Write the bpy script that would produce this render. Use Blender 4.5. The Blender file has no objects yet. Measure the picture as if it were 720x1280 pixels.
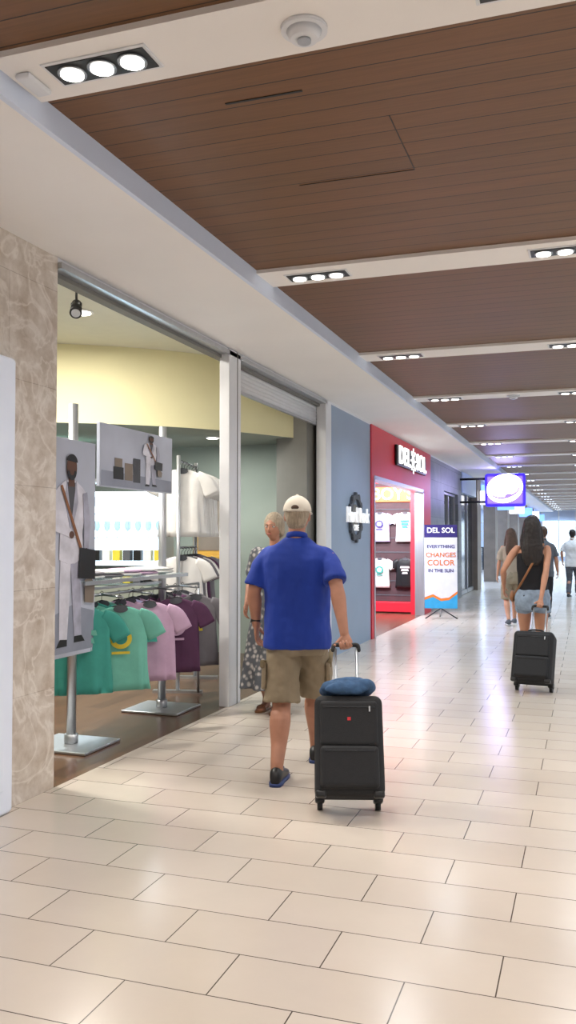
import bpy, math, random
from mathutils import Vector, Matrix
random.seed(7)
D = bpy.data
S = bpy.context.scene
try:
    S.view_settings.view_transform = 'Standard'
except Exception:
    pass
def V(*a): return Vector(a)
def lin(h):
    h = h.lstrip('#'); o = []
    for i in (0, 2, 4):
        c = int(h[i:i+2], 16) / 255
        o.append(c / 12.92 if c <= .04045 else ((c + .055) / 1.055) ** 2.4)
    return (o[0], o[1], o[2], 1)
# ---------------------------------------------------------------- materials
def base(name):
    m = D.materials.new(name); m.use_nodes = True
    nt = m.node_tree
    return m, nt, nt.nodes['Principled BSDF']
def mat(name, col, rough=.6, metal=0, em=0, var=.08, scale=8, bump=0, bscale=60, stretch=(1, 1, 1), alpha=1, sheen=0):
    m, nt, b = base(name); c = lin(col)
    N = nt.nodes; L = nt.links
    tc = N.new('ShaderNodeTexCoord'); mp = N.new('ShaderNodeMapping'); mp.inputs['Scale'].default_value = stretch
    L.new(tc.outputs['Object'], mp.inputs['Vector'])
    nz = N.new('ShaderNodeTexNoise'); nz.inputs['Scale'].default_value = scale; nz.inputs['Detail'].default_value = 4
    L.new(mp.outputs[0], nz.inputs['Vector'])
    r = N.new('ShaderNodeValToRGB')
    r.color_ramp.elements[0].position = .3; r.color_ramp.elements[1].position = .7
    r.color_ramp.elements[0].color = tuple(max(0, x * (1 - var)) for x in c[:3]) + (1,)
    r.color_ramp.elements[1].color = tuple(min(1, x * (1 + var)) for x in c[:3]) + (1,)
    L.new(nz.outputs['Fac'], r.inputs['Fac']); L.new(r.outputs[0], b.inputs['Base Color'])
    b.inputs['Roughness'].default_value = rough; b.inputs['Metallic'].default_value = metal
    if em:
        L.new(r.outputs[0], b.inputs['Emission Color']); b.inputs['Emission Strength'].default_value = em
    if bump:
        n2 = N.new('ShaderNodeTexNoise'); n2.inputs['Scale'].default_value = bscale; n2.inputs['Detail'].default_value = 3
        L.new(mp.outputs[0], n2.inputs['Vector'])
        bp = N.new('ShaderNodeBump'); bp.inputs['Strength'].default_value = bump; bp.inputs['Distance'].default_value = .02
        L.new(n2.outputs['Fac'], bp.inputs['Height']); L.new(bp.outputs[0], b.inputs['Normal'])
    if alpha < 1: b.inputs['Alpha'].default_value = alpha
    if sheen:
        b.inputs['Sheen Weight'].default_value = sheen
    return m
def brickmat(name, c1, c2, cm, w, h, mortar, axes='XY', rough=.4, offset=.5, noise=(6, .15), nstretch=(1, 1, 1), bump=.2, spec=.5, ncol=None, vein=None):
    m, nt, b = base(name); N = nt.nodes; L = nt.links
    tc = N.new('ShaderNodeTexCoord'); sp = N.new('ShaderNodeSeparateXYZ'); cb = N.new('ShaderNodeCombineXYZ')
    L.new(tc.outputs['Object'], sp.inputs[0])
    L.new(sp.outputs[axes[0]], cb.inputs['X']); L.new(sp.outputs[axes[1]], cb.inputs['Y'])
    br = N.new('ShaderNodeTexBrick'); br.offset = offset
    br.inputs['Scale'].default_value = 1; br.inputs['Brick Width'].default_value = w; br.inputs['Row Height'].default_value = h
    br.inputs['Mortar Size'].default_value = mortar; br.inputs['Mortar Smooth'].default_value = .1
    br.inputs['Color1'].default_value = lin(c1); br.inputs['Color2'].default_value = lin(c2); br.inputs['Mortar'].default_value = lin(cm)
    L.new(cb.outputs[0], br.inputs['Vector'])
    mp = N.new('ShaderNodeMapping'); mp.inputs['Scale'].default_value = nstretch
    L.new(tc.outputs['Object'], mp.inputs[0])
    nz = N.new('ShaderNodeTexNoise'); nz.inputs['Scale'].default_value = noise[0]; nz.inputs['Detail'].default_value = 8; nz.inputs['Roughness'].default_value = .65
    L.new(mp.outputs[0], nz.inputs['Vector'])
    rp = N.new('ShaderNodeValToRGB'); rp.color_ramp.elements[0].position = .3; rp.color_ramp.elements[1].position = .72
    lo = 1 - noise[1]
    rp.color_ramp.elements[0].color = (lo, lo, lo, 1) if not ncol else lin(ncol); rp.color_ramp.elements[1].color = (1, 1, 1, 1)
    L.new(nz.outputs['Fac'], rp.inputs[0])
    mx = N.new('ShaderNodeMix'); mx.data_type = 'RGBA'; mx.blend_type = 'MULTIPLY'; mx.inputs[0].default_value = 1
    L.new(br.outputs['Color'], mx.inputs[6]); L.new(rp.outputs[0], mx.inputs[7])
    out = mx.outputs[2]
    if vein:
        n3 = N.new('ShaderNodeTexNoise'); n3.inputs['Scale'].default_value = 2.6; n3.inputs['Detail'].default_value = 6; n3.inputs['Distortion'].default_value = 1.6
        L.new(tc.outputs['Object'], n3.inputs['Vector'])
        r3 = N.new('ShaderNodeValToRGB'); el = r3.color_ramp.elements
        el[0].position = .46; el[0].color = (0, 0, 0, 1); el[1].position = .5; el[1].color = (1, 1, 1, 1)
        q = el.new(.54); q.color = (0, 0, 0, 1)
        L.new(n3.outputs['Fac'], r3.inputs[0])
        m3 = N.new('ShaderNodeMix'); m3.data_type = 'RGBA'; m3.inputs[7].default_value = lin(vein)
        mu = N.new('ShaderNodeMath'); mu.operation = 'MULTIPLY'; mu.inputs[1].default_value = .45
        L.new(r3.outputs[0], mu.inputs[0]); L.new(mu.outputs[0], m3.inputs[0]); L.new(out, m3.inputs[6]); out = m3.outputs[2]
    L.new(out, b.inputs['Base Color'])
    b.inputs['Roughness'].default_value = rough; b.inputs['Specular IOR Level'].default_value = spec
    bp = N.new('ShaderNodeBump'); bp.inputs['Strength'].default_value = bump; bp.inputs['Distance'].default_value = .004; bp.invert = True
    L.new(br.outputs['Fac'], bp.inputs['Height']); L.new(bp.outputs[0], b.inputs['Normal'])
    return m
M = {}
M['tile'] = brickmat('floor_tile', '#d3c8bc', '#cbbfb2', '#544a42', .62, .305, .0026, rough=.2, noise=(2.5, .06), bump=.3, spec=.5)
M['wood_ceiling'] = brickmat('wood_ceiling', '#7c5432', '#74502f', '#30200f', 9, .145, .0035, rough=.5, noise=(9, .28), nstretch=(.25, 9, 9), bump=.5)
M['stone'] = brickmat('travertine', '#e6dfd6', '#dad2c8', '#b9aea2', 1.2, .62, .002, axes='YZ', rough=.3, noise=(7, .3), ncol='#cbbfb2', bump=.15, vein='#f4efe8')
M['greystone'] = brickmat('grey_stone', '#8a8e94', '#74787f', '#4b4e54', .9, .4, .004, axes='YZ', rough=.5, noise=(4, .25))
M['shopwood'] = brickmat('shop_wood_floor', '#7c5c46', '#624636', '#2c1e15', 1.4, .14, .003, axes='YX', rough=.2, noise=(5, .3), nstretch=(8, .8, 1))
M['plaster'] = mat('plaster', '#eeebe9', .7, var=.015, scale=2)
M['plaster_strip'] = mat('plaster_strip', '#eee9e4', .6, var=.02, scale=2)
M['plaster_edge'] = mat('plaster_edge', '#d6dff0', .6, var=.02, scale=2)
M['white'] = mat('white_paint', '#dcdde0', .4, var=.02)
M['alu'] = mat('brushed_alu', '#b9bcc0', .35, .8, var=.05, stretch=(1, 1, .1), scale=30)
M['steel'] = mat('steel', '#9a9ea3', .3, .9, var=.04)
M['shopwall'] = mat('shop_wall', '#8d948a', .7, var=.03, scale=2)
M['cream'] = mat('cream_bulkhead', '#e6dfb4', .7, var=.03, scale=2)
M['shopceil'] = mat('shop_ceiling', '#d5d5c6', .7, var=.02)
M['greycol'] = mat('grey_column', '#77756f', .6, var=.04)
M['bluewall'] = mat('blue_grey_wall', '#8f9fb4', .5, var=.03, scale=2)
M['red'] = mat('red_wall', '#cf1f33', .45, var=.04, scale=2)
M['black'] = mat('black_plastic', '#121214', .4, var=.15)
M['lens'] = mat('lamp_lens', '#fff6ea', .3, em=9, var=.01)
M['lensblue'] = mat('lamp_lens_cool', '#eef4ff', .3, em=6, var=.01)
M['purple'] = mat('purple_sign', '#3a24cc', .3, em=1.1, var=.03)
M['signwhite'] = mat('sign_white', '#ffffff', .3, em=1.8, var=.01)
M['textwhite'] = mat('text_white', '#f4f4f4', .4, em=.5, var=.01)
M['glass'] = mat('shelf_glass', '#b9d6d8', .1, alpha=.35, var=.02)
M['goblet'] = mat('goblet_glass', '#8fb0c0', .08, alpha=.6, var=.02)
M['backlit'] = mat('backlit_panel', '#dceeff', .4, em=2.0, var=.02)
M['lightbox'] = mat('lightbox_frame', '#dfe6f4', .35, em=.1, var=.02)
M['poster'] = mat('poster_paper', '#b4b9c8', .5, var=.14, scale=1.6)
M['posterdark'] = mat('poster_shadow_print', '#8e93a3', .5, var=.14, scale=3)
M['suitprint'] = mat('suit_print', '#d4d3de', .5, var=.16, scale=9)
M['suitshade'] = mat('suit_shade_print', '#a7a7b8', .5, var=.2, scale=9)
M['yellowwood'] = mat('yellow_wood', '#c89a3e', .5, var=.15, scale=6, stretch=(1, 1, .2))
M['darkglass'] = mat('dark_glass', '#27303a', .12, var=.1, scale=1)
M['farlit'] = mat('far_shop_wall', '#bccbe6', .6, var=.12, scale=.8)
M['brownpil'] = mat('brown_pillar', '#7d7064', .45, var=.15, scale=3)
M['bluelit'] = mat('blue_light_panel', '#6f9cff', .4, em=2.2, var=.05)
M['skin'] = mat('skin', '#b9856a', .55, var=.06, scale=14)
M['skin_red'] = mat('skin_ruddy', '#ad7a62', .55, var=.09, scale=14)
M['skin_dark'] = mat('skin_dark', '#5b3b2c', .55, var=.06)
M['blueshirt'] = mat('blue_polo', '#0c3394', .8, var=.12, scale=5, bump=.35, bscale=9, stretch=(1, 1, .45), sheen=.03)
M['khaki'] = mat('khaki_cotton', '#8a7c66', .85, var=.08, bump=.25, bscale=14)
M['khaki_d'] = mat('khaki_seam', '#75684f', .85, var=.08)
M['cap'] = mat('cream_cap', '#dcd3c4', .8, var=.05, bump=.1)
M['suitcase'] = mat('black_nylon', '#131418', .7, var=.2, scale=50, bump=.15, bscale=250)
M['zip'] = mat('zip_grey', '#202227', .4, var=.1)
M['redlogo'] = mat('red_patch', '#c41e2a', .4)
M['denimjacket'] = mat('blue_fleece', '#3c5a7e', .95, var=.2, scale=20, bump=.3, bscale=30)
M['denim'] = mat('light_denim', '#8796a8', .9, var=.15, scale=25)
M['blacktop'] = mat('black_cotton', '#141318', .85, var=.1)
M['darkhair'] = mat('dark_hair', '#1c1310', .45, var=.35, scale=25, stretch=(6, 6, .4), bump=.3, bscale=40)
M['greyhair'] = mat('grey_blond_hair', '#a0917c', .6, var=.25, scale=30, stretch=(3, 3, .5), bump=.5, bscale=50)
M['brownhair'] = mat('brown_hair', '#4a3324', .6, var=.25, scale=30)
M['beige'] = mat('beige_cotton', '#a08f7c', .85, var=.08)
M['greycloth'] = mat('grey_cotton', '#54565c', .85, var=.1)
M['panelgrey'] = mat('display_panel', '#4a3438', .7, var=.1)
M['whitecloth'] = mat('white_cotton', '#e2e0dd', .85, var=.05, bump=.15, bscale=12)
M['teal'] = mat('teal_cotton', '#3f9b8f', .85, var=.08, bump=.15, bscale=12)
M['mint'] = mat('mint_cotton', '#6fb8a6', .85, var=.08, bump=.15, bscale=12)
M['pink'] = mat('pink_cotton', '#c3a2bd', .85, var=.08, bump=.15, bscale=12)
M['purplecloth'] = mat('plum_cotton', '#54304f', .85, var=.08, bump=.15, bscale=12)
M['greytee'] = mat('grey_tee', '#77747a', .85, var=.08, bump=.15, bscale=12)
M['lilac'] = mat('lilac_cotton', '#c4c0e6', .85, var=.06)
M['yellow'] = mat('yellow_print', '#d8c33a', .6, var=.1)
M['orange'] = mat('orange_sign', '#e8622c', .5, em=.4, var=.05)
M['bannerlit'] = mat('banner_white', '#dcdcec', .5, var=.04)
M['bannerpurple'] = mat('banner_navy', '#33286e', .5)
M['bannerblue'] = mat('banner_blue', '#2f9bd0', .5)
M['bannerorange'] = mat('banner_orange', '#e07a2e', .5)
M['solewhite'] = mat('sole_white', '#c9c9c9', .6)
M['soleblue'] = mat('sole_blue', '#22386f', .5)
M['tan'] = mat('tan_leather', '#8a5a36', .5)
M['eyewhite'] = mat('eye_white', '#e8e4df', .3)
M['lip'] = mat('lip', '#a35a50', .5)
m, nt, b = base('floral_print'); N = nt.nodes; L = nt.links
tc = N.new('ShaderNodeTexCoord'); vo = N.new('ShaderNodeTexVoronoi'); vo.inputs['Scale'].default_value = 22
L.new(tc.outputs['Object'], vo.inputs['Vector']); rp = N.new('ShaderNodeValToRGB')
e = rp.color_ramp.elements; e[0].position = .22; e[0].color = lin('#bdb8b4'); e[1].position = .5; e[1].color = lin('#5a5d63')
L.new(vo.outputs['Distance'], rp.inputs[0]); L.new(rp.outputs[0], b.inputs['Base Color']); b.inputs['Roughness'].default_value = .85
M['floral'] = m
def mt(x): return M[x] if isinstance(x, str) else x
# ---------------------------------------------------------------- helpers
def link(o, parent=None):
    S.collection.objects.link(o)
    if parent is not None: o.parent = parent
    return o
def E(name, loc=(0, 0, 0), rot=(0, 0, 0), scale=1):
    o = D.objects.new(name, None); o.location = loc; o.rotation_euler = rot; o.scale = (scale,) * 3
    o.empty_display_size = .1
    return link(o)
def mo(name, verts, faces, m, parent=None, smooth=False, loc=(0, 0, 0), rot=(0, 0, 0)):
    me = D.meshes.new(name); me.from_pydata([tuple(v) for v in verts], [], faces); me.update()
    if m is not None: me.materials.append(mt(m))
    if smooth: me.shade_smooth()
    o = D.objects.new(name, me); o.location = loc; o.rotation_euler = rot
    return link(o, parent)
def bev(o, w, seg=3):
    md = o.modifiers.new('b', 'BEVEL'); md.width = w; md.segments = seg; md.limit_method = 'ANGLE'
    return o
def box(name, c, s, m, parent=None, bevel=0, rot=(0, 0, 0)):
    x, y, z = s[0] / 2, s[1] / 2, s[2] / 2
    vs = [(-x, -y, -z), (x, -y, -z), (x, y, -z), (-x, y, -z), (-x, -y, z), (x, -y, z), (x, y, z), (-x, y, z)]
    fs = [(0, 3, 2, 1), (4, 5, 6, 7), (0, 1, 5, 4), (1, 2, 6, 5), (2, 3, 7, 6), (3, 0, 4, 7)]
    o = mo(name, vs, fs, m, parent, loc=c, rot=rot)
    if bevel: bev(o, bevel)
    return o
def bx(name, x0, x1, y0, y1, z0, z1, m, parent=None, bevel=0):
    vs = [(x0, y0, z0), (x1, y0, z0), (x1, y1, z0), (x0, y1, z0), (x0, y0, z1), (x1, y0, z1), (x1, y1, z1), (x0, y1, z1)]
    fs = [(0, 3, 2, 1), (4, 5, 6, 7), (0, 1, 5, 4), (1, 2, 6, 5), (2, 3, 7, 6), (3, 0, 4, 7)]
    o = mo(name, vs, fs, m, parent)
    if bevel: bev(o, bevel)
    return o
class G:
    def __init__(s): s.v = []; s.f = []
    def rings(s, R, capflat=False):
        n = len(R[0]); b0 = len(s.v)
        for r in R: s.v += r
        for i in range(len(R) - 1):
            for j in range(n):
                a = b0 + i * n + j; b = b0 + i * n + (j + 1) % n
                s.f.append((a, b, b + n, a + n))
        for k, i in ((0, 0), (1, len(R) - 1)):
            c = sum(R[i], Vector()) / n; s.v.append(c); ci = len(s.v) - 1
            for j in range(n):
                a = b0 + i * n + j; b = b0 + i * n + (j + 1) % n
                s.f.append((b, a, ci) if k == 0 else (a, b, ci))
    def tube(s, pts, rad, ref=(0, 1, 0), n=16, sub=4, flat=False, ex=2.0):
        pts = [Vector(p) for p in pts]; rad = [(r, r) if not isinstance(r, (tuple, list)) else r for r in rad]
        P = []; Rr = []
        m = len(pts)
        for i in range(m - 1):
            p0 = pts[max(i - 1, 0)]; p1 = pts[i]; p2 = pts[i + 1]; p3 = pts[min(i + 2, m - 1)]
            q = [rad[max(i - 1, 0)], rad[i], rad[i + 1], rad[min(i + 2, m - 1)]]
            for k in range(sub):
                t = k / sub
                f = lambda a, b, c, d: .5 * ((2 * b) + (c - a) * t + (2 * a - 5 * b + 4 * c - d) * t * t + (3 * b - a - 3 * c + d) * t ** 3)
                P.append(f(p0, p1, p2, p3)); Rr.append((f(q[0][0], q[1][0], q[2][0], q[3][0]), f(q[0][1], q[1][1], q[2][1], q[3][1])))
        P.append(pts[-1]); Rr.append(rad[-1])
        ref = Vector(ref); RR = []
        T = []
        for i in range(len(P)):
            T.append((P[min(i + 1, len(P) - 1)] - P[max(i - 1, 0)]).normalized())
        if not flat:
            def capr(P0, T0, r0, sg):
                out = []
                for a in (30, 60, 80):
                    a = math.radians(a); rr = min(r0)
                    out.append((P0 + T0 * (sg * rr * math.sin(a)), T0, (r0[0] * math.cos(a), r0[1] * math.cos(a))))
                return out
            st = capr(P[0], T[0], Rr[0], -1)[::-1]; en = capr(P[-1], T[-1], Rr[-1], 1)
        else: st = []; en = []
        seq = st + list(zip(P, T, Rr)) + en
        for p, t, r in seq:
            side = t.cross(ref)
            if side.length < 1e-4: side = t.cross(Vector((1, 0, .1)))
            side.normalize(); up = side.cross(t)
            ring = []
            for j in range(n):
                a = 2 * math.pi * j / n; ca, sa = math.cos(a), math.sin(a)
                x = math.copysign(abs(ca) ** (2 / ex), ca); y = math.copysign(abs(sa) ** (2 / ex), sa)
                ring.append(p + side * (x * r[0]) + up * (y * r[1]))
            RR.append(ring)
        s.rings(RR)
    def zloft(s, L_, n=32, ex=2.3, rip=0, k=9, ph=0, sub=3):
        out = []
        m = len(L_)
        for i in range(m - 1):
            a, b, c, d = L_[max(i - 1, 0)], L_[i], L_[i + 1], L_[min(i + 2, m - 1)]
            for q in range(sub):
                t = q / sub
                out.append([.5 * ((2 * b[w]) + (c[w] - a[w]) * t + (2 * a[w] - 5 * b[w] + 4 * c[w] - d[w]) * t * t + (3 * b[w] - a[w] - 3 * c[w] + d[w]) * t ** 3) for w in range(5)])
        out.append(list(L_[-1]))
        RR = []
        for i, (z, cx, cy, rx, ry) in enumerate(out):
            g = abs(z - out[-1][0]) / (abs(out[0][0] - out[-1][0]) + 1e-6)
            ring = []
            for j in range(n):
                a = 2 * math.pi * j / n; ca, sa = math.cos(a), math.sin(a)
                x = math.copysign(abs(ca) ** (2 / ex), ca); y = math.copysign(abs(sa) ** (2 / ex), sa)
                w = 1 + rip * g * math.sin(k * a + ph) + .5 * rip * g * math.sin((k + 4) * a + ph * 2 + z * 9)
                ring.append(V(cx + x * rx * (1 + (w - 1) * .3), cy + y * ry * w, z))
            RR.append(ring)
        s.rings(RR)
    def ell(s, c, r, n=20, R=None):
        c = Vector(c); RR = []
        for i in range(1, n // 2 + 1):
            a = math.pi * i / (n // 2 + 1)
            ring = []
            for j in range(n):
                b = 2 * math.pi * j / n
                p = V(r[0] * math.sin(a) * math.cos(b), r[1] * math.sin(a) * math.sin(b), r[2] * math.cos(a))
                if R: p = R @ p
                ring.append(c + p)
            RR.append(ring)
        s.rings(RR)
    def obj(s, name, m, parent=None, vox=0, sm=4, disp=0, dscale=.12, smooth=True, **k):
        o = mo(name, s.v, s.f, m, parent, smooth, **k)
        if vox:
            r = o.modifiers.new('r', 'REMESH'); r.mode = 'VOXEL'; r.voxel_size = vox; r.use_smooth_shade = True
            if sm:
                q = o.modifiers.new('s', 'SMOOTH'); q.factor = .5; q.iterations = sm
        if disp:
            t = D.textures.new(name, 'CLOUDS'); t.noise_scale = dscale; t.noise_depth = 1
            q = o.modifiers.new('d', 'DISPLACE'); q.texture = t; q.strength = disp; q.mid_level = .5; q.texture_coords = 'LOCAL'
        return o
def cyl(name, p1, p2, r, m, parent=None, r2=None, n=24, smooth=True):
    g = G(); g.tube([p1, p2], [r, r if r2 is None else r2], ref=(.31, .17, .91) if abs((Vector(p2) - Vector(p1)).normalized().z) < .5 else (0, 1, 0), n=n, sub=1, flat=True)
    o = g.obj(name, m, parent, smooth=False)
    me = o.data
    for p in me.polygons: p.use_smooth = len(p.vertices) == 4
    return o
def txt(name, s, loc, rot, size, m, parent=None, ext=.004, align='CENTER', sx=1):
    c = D.curves.new(name, 'FONT'); c.body = s; c.size = size; c.extrude = ext; c.align_x = align; c.align_y = 'CENTER'; c.offset = size * .012
    c.materials.append(mt(m))
    o = D.objects.new(name, c); o.location = loc; o.rotation_euler = rot; o.scale = (sx, 1, 1)
    return link(o, parent)
def plate(name, pts, m, parent, o=(0, 0, 0), u=(1, 0, 0), v=(0, 0, 1), t=.003):
    o = Vector(o); u = Vector(u); v = Vector(v); n = u.cross(v).normalized(); k = len(pts)
    f0 = [o + u * p[0] + v * p[1] for p in pts]; f1 = [p + n * t for p in f0]
    fs = [tuple(range(k))[::-1], tuple(range(k, 2 * k))] + [(i, (i + 1) % k, k + (i + 1) % k, k + i) for i in range(k)]
    return mo(name, f0 + f1, fs, m, parent)
def circ(cx, cy, rx, ry, n=24, a0=0, a1=360):
    return [(cx + rx * math.cos(math.radians(a0 + (a1 - a0) * i / n)), cy + ry * math.sin(math.radians(a0 + (a1 - a0) * i / n))) for i in range(n)]
def arcband(cx, cy, rx, ry, rx2, ry2, a0, a1, n=16):
    A = [(cx + rx * math.cos(math.radians(a0 + (a1 - a0) * i / n)), cy + ry * math.sin(math.radians(a0 + (a1 - a0) * i / n))) for i in range(n + 1)]
    B = [(cx + rx2 * math.cos(math.radians(a0 + (a1 - a0) * i / n)), cy + ry2 * math.sin(math.radians(a0 + (a1 - a0) * i / n))) for i in range(n + 1)]
    return A + B[::-1]
def rpt(a): return (math.radians(a[0]), math.radians(a[1]), math.radians(a[2]))
def area(name, loc, rot, sx, sy, power, col, parent=None, spread=None):
    l = D.lights.new(name, 'AREA'); l.shape = 'RECTANGLE'; l.size = sx; l.size_y = sy; l.energy = power; l.color = col
    if spread: l.spread = math.radians(spread)
    o = D.objects.new(name, l); o.location = loc; o.rotation_euler = rpt(rot)
    return link(o, parent)
# ================================================================ ROOM
WX = -3.15
YE = 62
SZ = 3.32   # soffit height
CZ = 3.41   # strip height
EX = -2.22  # soffit edge
bx('floor', WX, 4.3, -3, YE, -.1, 0, 'tile')
bx('floor_shop', -9, WX, -3, 23, -.1, 0, 'shopwood')
bx('floor_shop.001', -9, WX, 23, YE, -.1, 0, 'tile')
ce = E('ceiling')
bx('slab', WX, 4.3, -3, YE, 3.55, 3.65, 'plaster', ce)
strips = [2.95 + 2.9 * k for k in range(-2, 21)]
w2 = .175
prev = -3
for i, y in enumerate(strips):
    bx('wood_panel', EX, 4.3, prev, y - w2, CZ + .025, CZ + .065, 'wood_ceiling', ce)
    bx('strip', EX, 4.3, y - w2, y + w2, CZ, CZ + .09, 'plaster_strip', ce)
    prev = y + w2
bx('wood_panel', EX, 4.3, prev, YE, CZ + .025, CZ + .065, 'wood_ceiling', ce)
for (x0, x1, y0, y1) in ((-1.44, -.82, 4.369, 4.373), (-.822, -.818, 3.77, 4.37), (-1.47, -1.12, 3.43, 3.444)):
    bx('hatch_seam', x0, x1, y0, y1, CZ + .022, CZ + .026, 'black', ce)
bx('soffit', WX, EX, -3, YE, SZ, 3.55, 'plaster', ce)
bx('soffit_edge', EX, EX + .03, -3, YE, SZ - .005, CZ + .03, 'plaster_edge', ce)
fx = [-1.79, -.12, 1.55, 3.2]
for i, y in enumerate(strips):
    if y < -1: continue
    for x in fx:
        if y > 30 and x > 2: continue
        e = E('recessed_downlight', (x, y, CZ))
        box('trim_frame', (0, 0, -.002), (.46, .17, .008), 'white', e, .002)
        box('dark_recess', (0, 0, -.005), (.43, .14, .008), 'black', e)
        for k in (-.135, 0, .135):
            cyl('bezel', (k, 0, -.016), (k, 0, -.006), .058, 'steel', e)
            cyl('lamp', (k, 0, -.021), (k, 0, -.010), .046, 'lens' if y < 20 else 'lensblue', e)
        cool = min(1, max(0, (y - 5) / 9))
        col = (1 - .36 * cool, .94 - .1 * cool, .88 + .12 * cool)
        area('lamp_light', (0, 0, -.03), (0, 0, 0), .4, .12, 19 + 3 * cool, col, e, spread=145)
for y, x in ((2.97, -.96), (11.65, -.9)):
    e = E('smoke_detector', (x, y, CZ))
    cyl('base', (0, 0, -.015), (0, 0, 0), .085, 'white', e, n=32)
    cyl('body', (0, 0, -.045), (0, 0, -.015), .05, 'white', e, r2=.065, n=32)
    cyl('sensor', (0, 0, -.055), (0, 0, -.045), .025, 'alu', e)
e = E('ceiling_emergency_light', (-2.12, 2.97, CZ))
box('casing', (0, 0, -.012), (.07, .16, .024), 'white', e, .01)
wl = E('wall_left')
bx('stone_pier', -3.5, WX, -3, 4.68, 0, SZ, 'stone', wl)
bx('header', -3.4, WX, 4.68, YE, SZ - .03, 3.65, 'white', wl)
bx('logo_wall', -3.4, WX, 10.78, 13.03, 0, SZ - .03, 'bluewall', wl)
bx('red_left', -3.4, WX + .02, 13.03, 13.2, 0, SZ - .02, 'red', wl)
bx('red_top', -3.4, WX + .02, 13.2, 17.5, 2.5, SZ - .02, 'red', wl)
bx('red_right', -3.4, WX + .02, 17.5, 18.35, 0, SZ - .02, 'red', wl)
bx('stone_wall_a', -3.4, WX, 18.35, 20.3, 0, SZ - .03, 'greystone', wl)
bx('stone_wall_b', -3.4, WX, 20.3, 22.6, 0, 1.0, 'greystone', wl)
bx('stone_wall_c', -3.4, WX, 20.3, 22.6, 2.65, SZ - .03, 'greystone', wl)
bx('stone_wall_d', -3.4, WX, 22.6, 23.2, 0, SZ - .03, 'greystone', wl)
w = E('window_1', (-3.28, 21.45, 1.82))
box('pane', (0, 0, 0), (.02, 2.3, 1.65), 'darkglass', w)
for yy in (-1.12, 0, 1.12): box('mullion', (.03, yy, 0), (.05, .05, 1.65), 'alu', w)
for zz in (-.8, .8): box('rail', (.03, 0, zz), (.05, 2.3, .05), 'alu', w)
f = E('trim_1')
bx('column', -3.22, -3.12, 7.40, 7.68, 0, SZ - .02, 'white', f, .006)
bx('column_groove', -3.13, -3.116, 7.585, 7.597, 0, SZ - .02, 'greycol', f)
bx('column', -3.25, -3.12, 10.54, 10.78, 0, SZ - .02, 'white', f, .006)
bx('track', -3.28, -3.2, 4.68, 10.6, SZ - .10, SZ - .03, 'greycol', f)
bx('track_rail', -3.2, -3.12, 4.68, 10.6, SZ - .07, SZ - .03, 'alu', f)
bx('track_jamb', -3.3, -3.2, 4.68, 4.72, 0, SZ - .03, 'alu', f)
sh = E('roller_shutter', (-3.25, 0, 0))
for k in range(5):
    z = SZ - .12 - k * .042
    g = G(); g.tube([(0, 7.70, z), (0, 10.52, z)], [(.021, .009), (.021, .009)], ref=(1, 0, 0), sub=1, flat=True)
    g.obj('slat', 'white', sh)
box('bottom_bar', (0, 9.1, SZ - .12 - .21), (.035, 2.8, .028), 'alu', sh)
si = E('wall_shop')
bx('cross_wall', -9, -3.3, 10.9, 11.0, 0, 3.7, 'shopwall', si)
bx('back_wall', -9, -8.9, -3, 10.9, 0, 3.7, 'shopwall', si)
bx('near_wall', -9, -3.5, 2.4, 2.5, 0, 3.7, 'shopwall', si)
bx('grey_column', -3.70, -3.3, 10.3, 10.75, 0, SZ - .03, 'greycol', si)
bx('ceiling_shop', -9, -3.3, 2.5, 10.95, 3.66, 3.74, 'shopceil')
pts = [(-9, 7.4), (-7.2, 7.55), (-6.2, 7.75), (-5.3, 8.15), (-4.6, 8.65), (-4.05, 9.25), (-3.7, 9.85), (-3.45, 10.35)]
sm = []
for i in range(len(pts) - 1):
    a, b_, c_, d_ = pts[max(i - 1, 0)], pts[i], pts[i + 1], pts[min(i + 2, len(pts) - 1)]
    for k in range(6):
        t = k / 6
        sm.append(tuple(.5 * ((2 * b_[w_]) + (c_[w_] - a[w_]) * t + (2 * a[w_] - 5 * b_[w_] + 4 * c_[w_] - d_[w_]) * t * t + (3 * b_[w_] - a[w_] - 3 * c_[w_] + d_[w_]) * t ** 3) for w_ in (0, 1)))
sm.append(pts[-1])
nn = len(sm)
vs = [(x, y, 3.66) for x, y in sm] + [(x, y, 2.8) for x, y in sm]
fs = [(i, nn + i, nn + i + 1, i + 1) for i in range(nn - 1)]
cbh = E('ceiling_curved_bulkhead')
mo('fascia', vs, fs, 'cream', cbh, True)
vs = [(x, y, 2.8) for x, y in sm] + [(x, 10.9, 2.8) for x, y in sm]
mo('underside', vs, fs, 'shopwall', cbh)
w = E('window_2', (-4.8, 10.88, 1.72))
box('frame', (0, 0, 0), (.62, .06, .86), 'yellowwood', w, .01)
box('opening', (0, -.035, 0), (.46, .01, .68), 'brownpil', w)
box('sill', (0, -.08, -.43), (.68, .14, .04), 'yellowwood', w, .01)
for (x, y) in ((-4.45, 7.0), (-5.6, 5.6), (-4.3, 5.0), (-6.6, 6.8)):
    e = E('round_downlight', (x, y, 3.66))
    cyl('bezel', (0, 0, -.012), (0, 0, 0), .11, 'white', e); cyl('lamp', (0, 0, -.018), (0, 0, -.01), .085, 'lens', e)
    area('lamp_light', (0, 0, -.05), (0, 0, 0), .2, .2, 80, (1, .95, .86), e)
for (x, y) in ((-4.4, 9.9), (-6.2, 9.4)):
    e = E('round_downlight', (x, y, 2.8))
    cyl('bezel', (0, 0, -.012), (0, 0, 0), .09, 'white', e); cyl('lamp', (0, 0, -.018), (0, 0, -.01), .07, 'lens', e)
    area('lamp_light', (0, 0, -.05), (0, 0, 0), .2, .2, 30, (.95, 1, .97), e)
e = E('track_spotlight', (-3.9, 6.06, 3.44))
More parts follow.
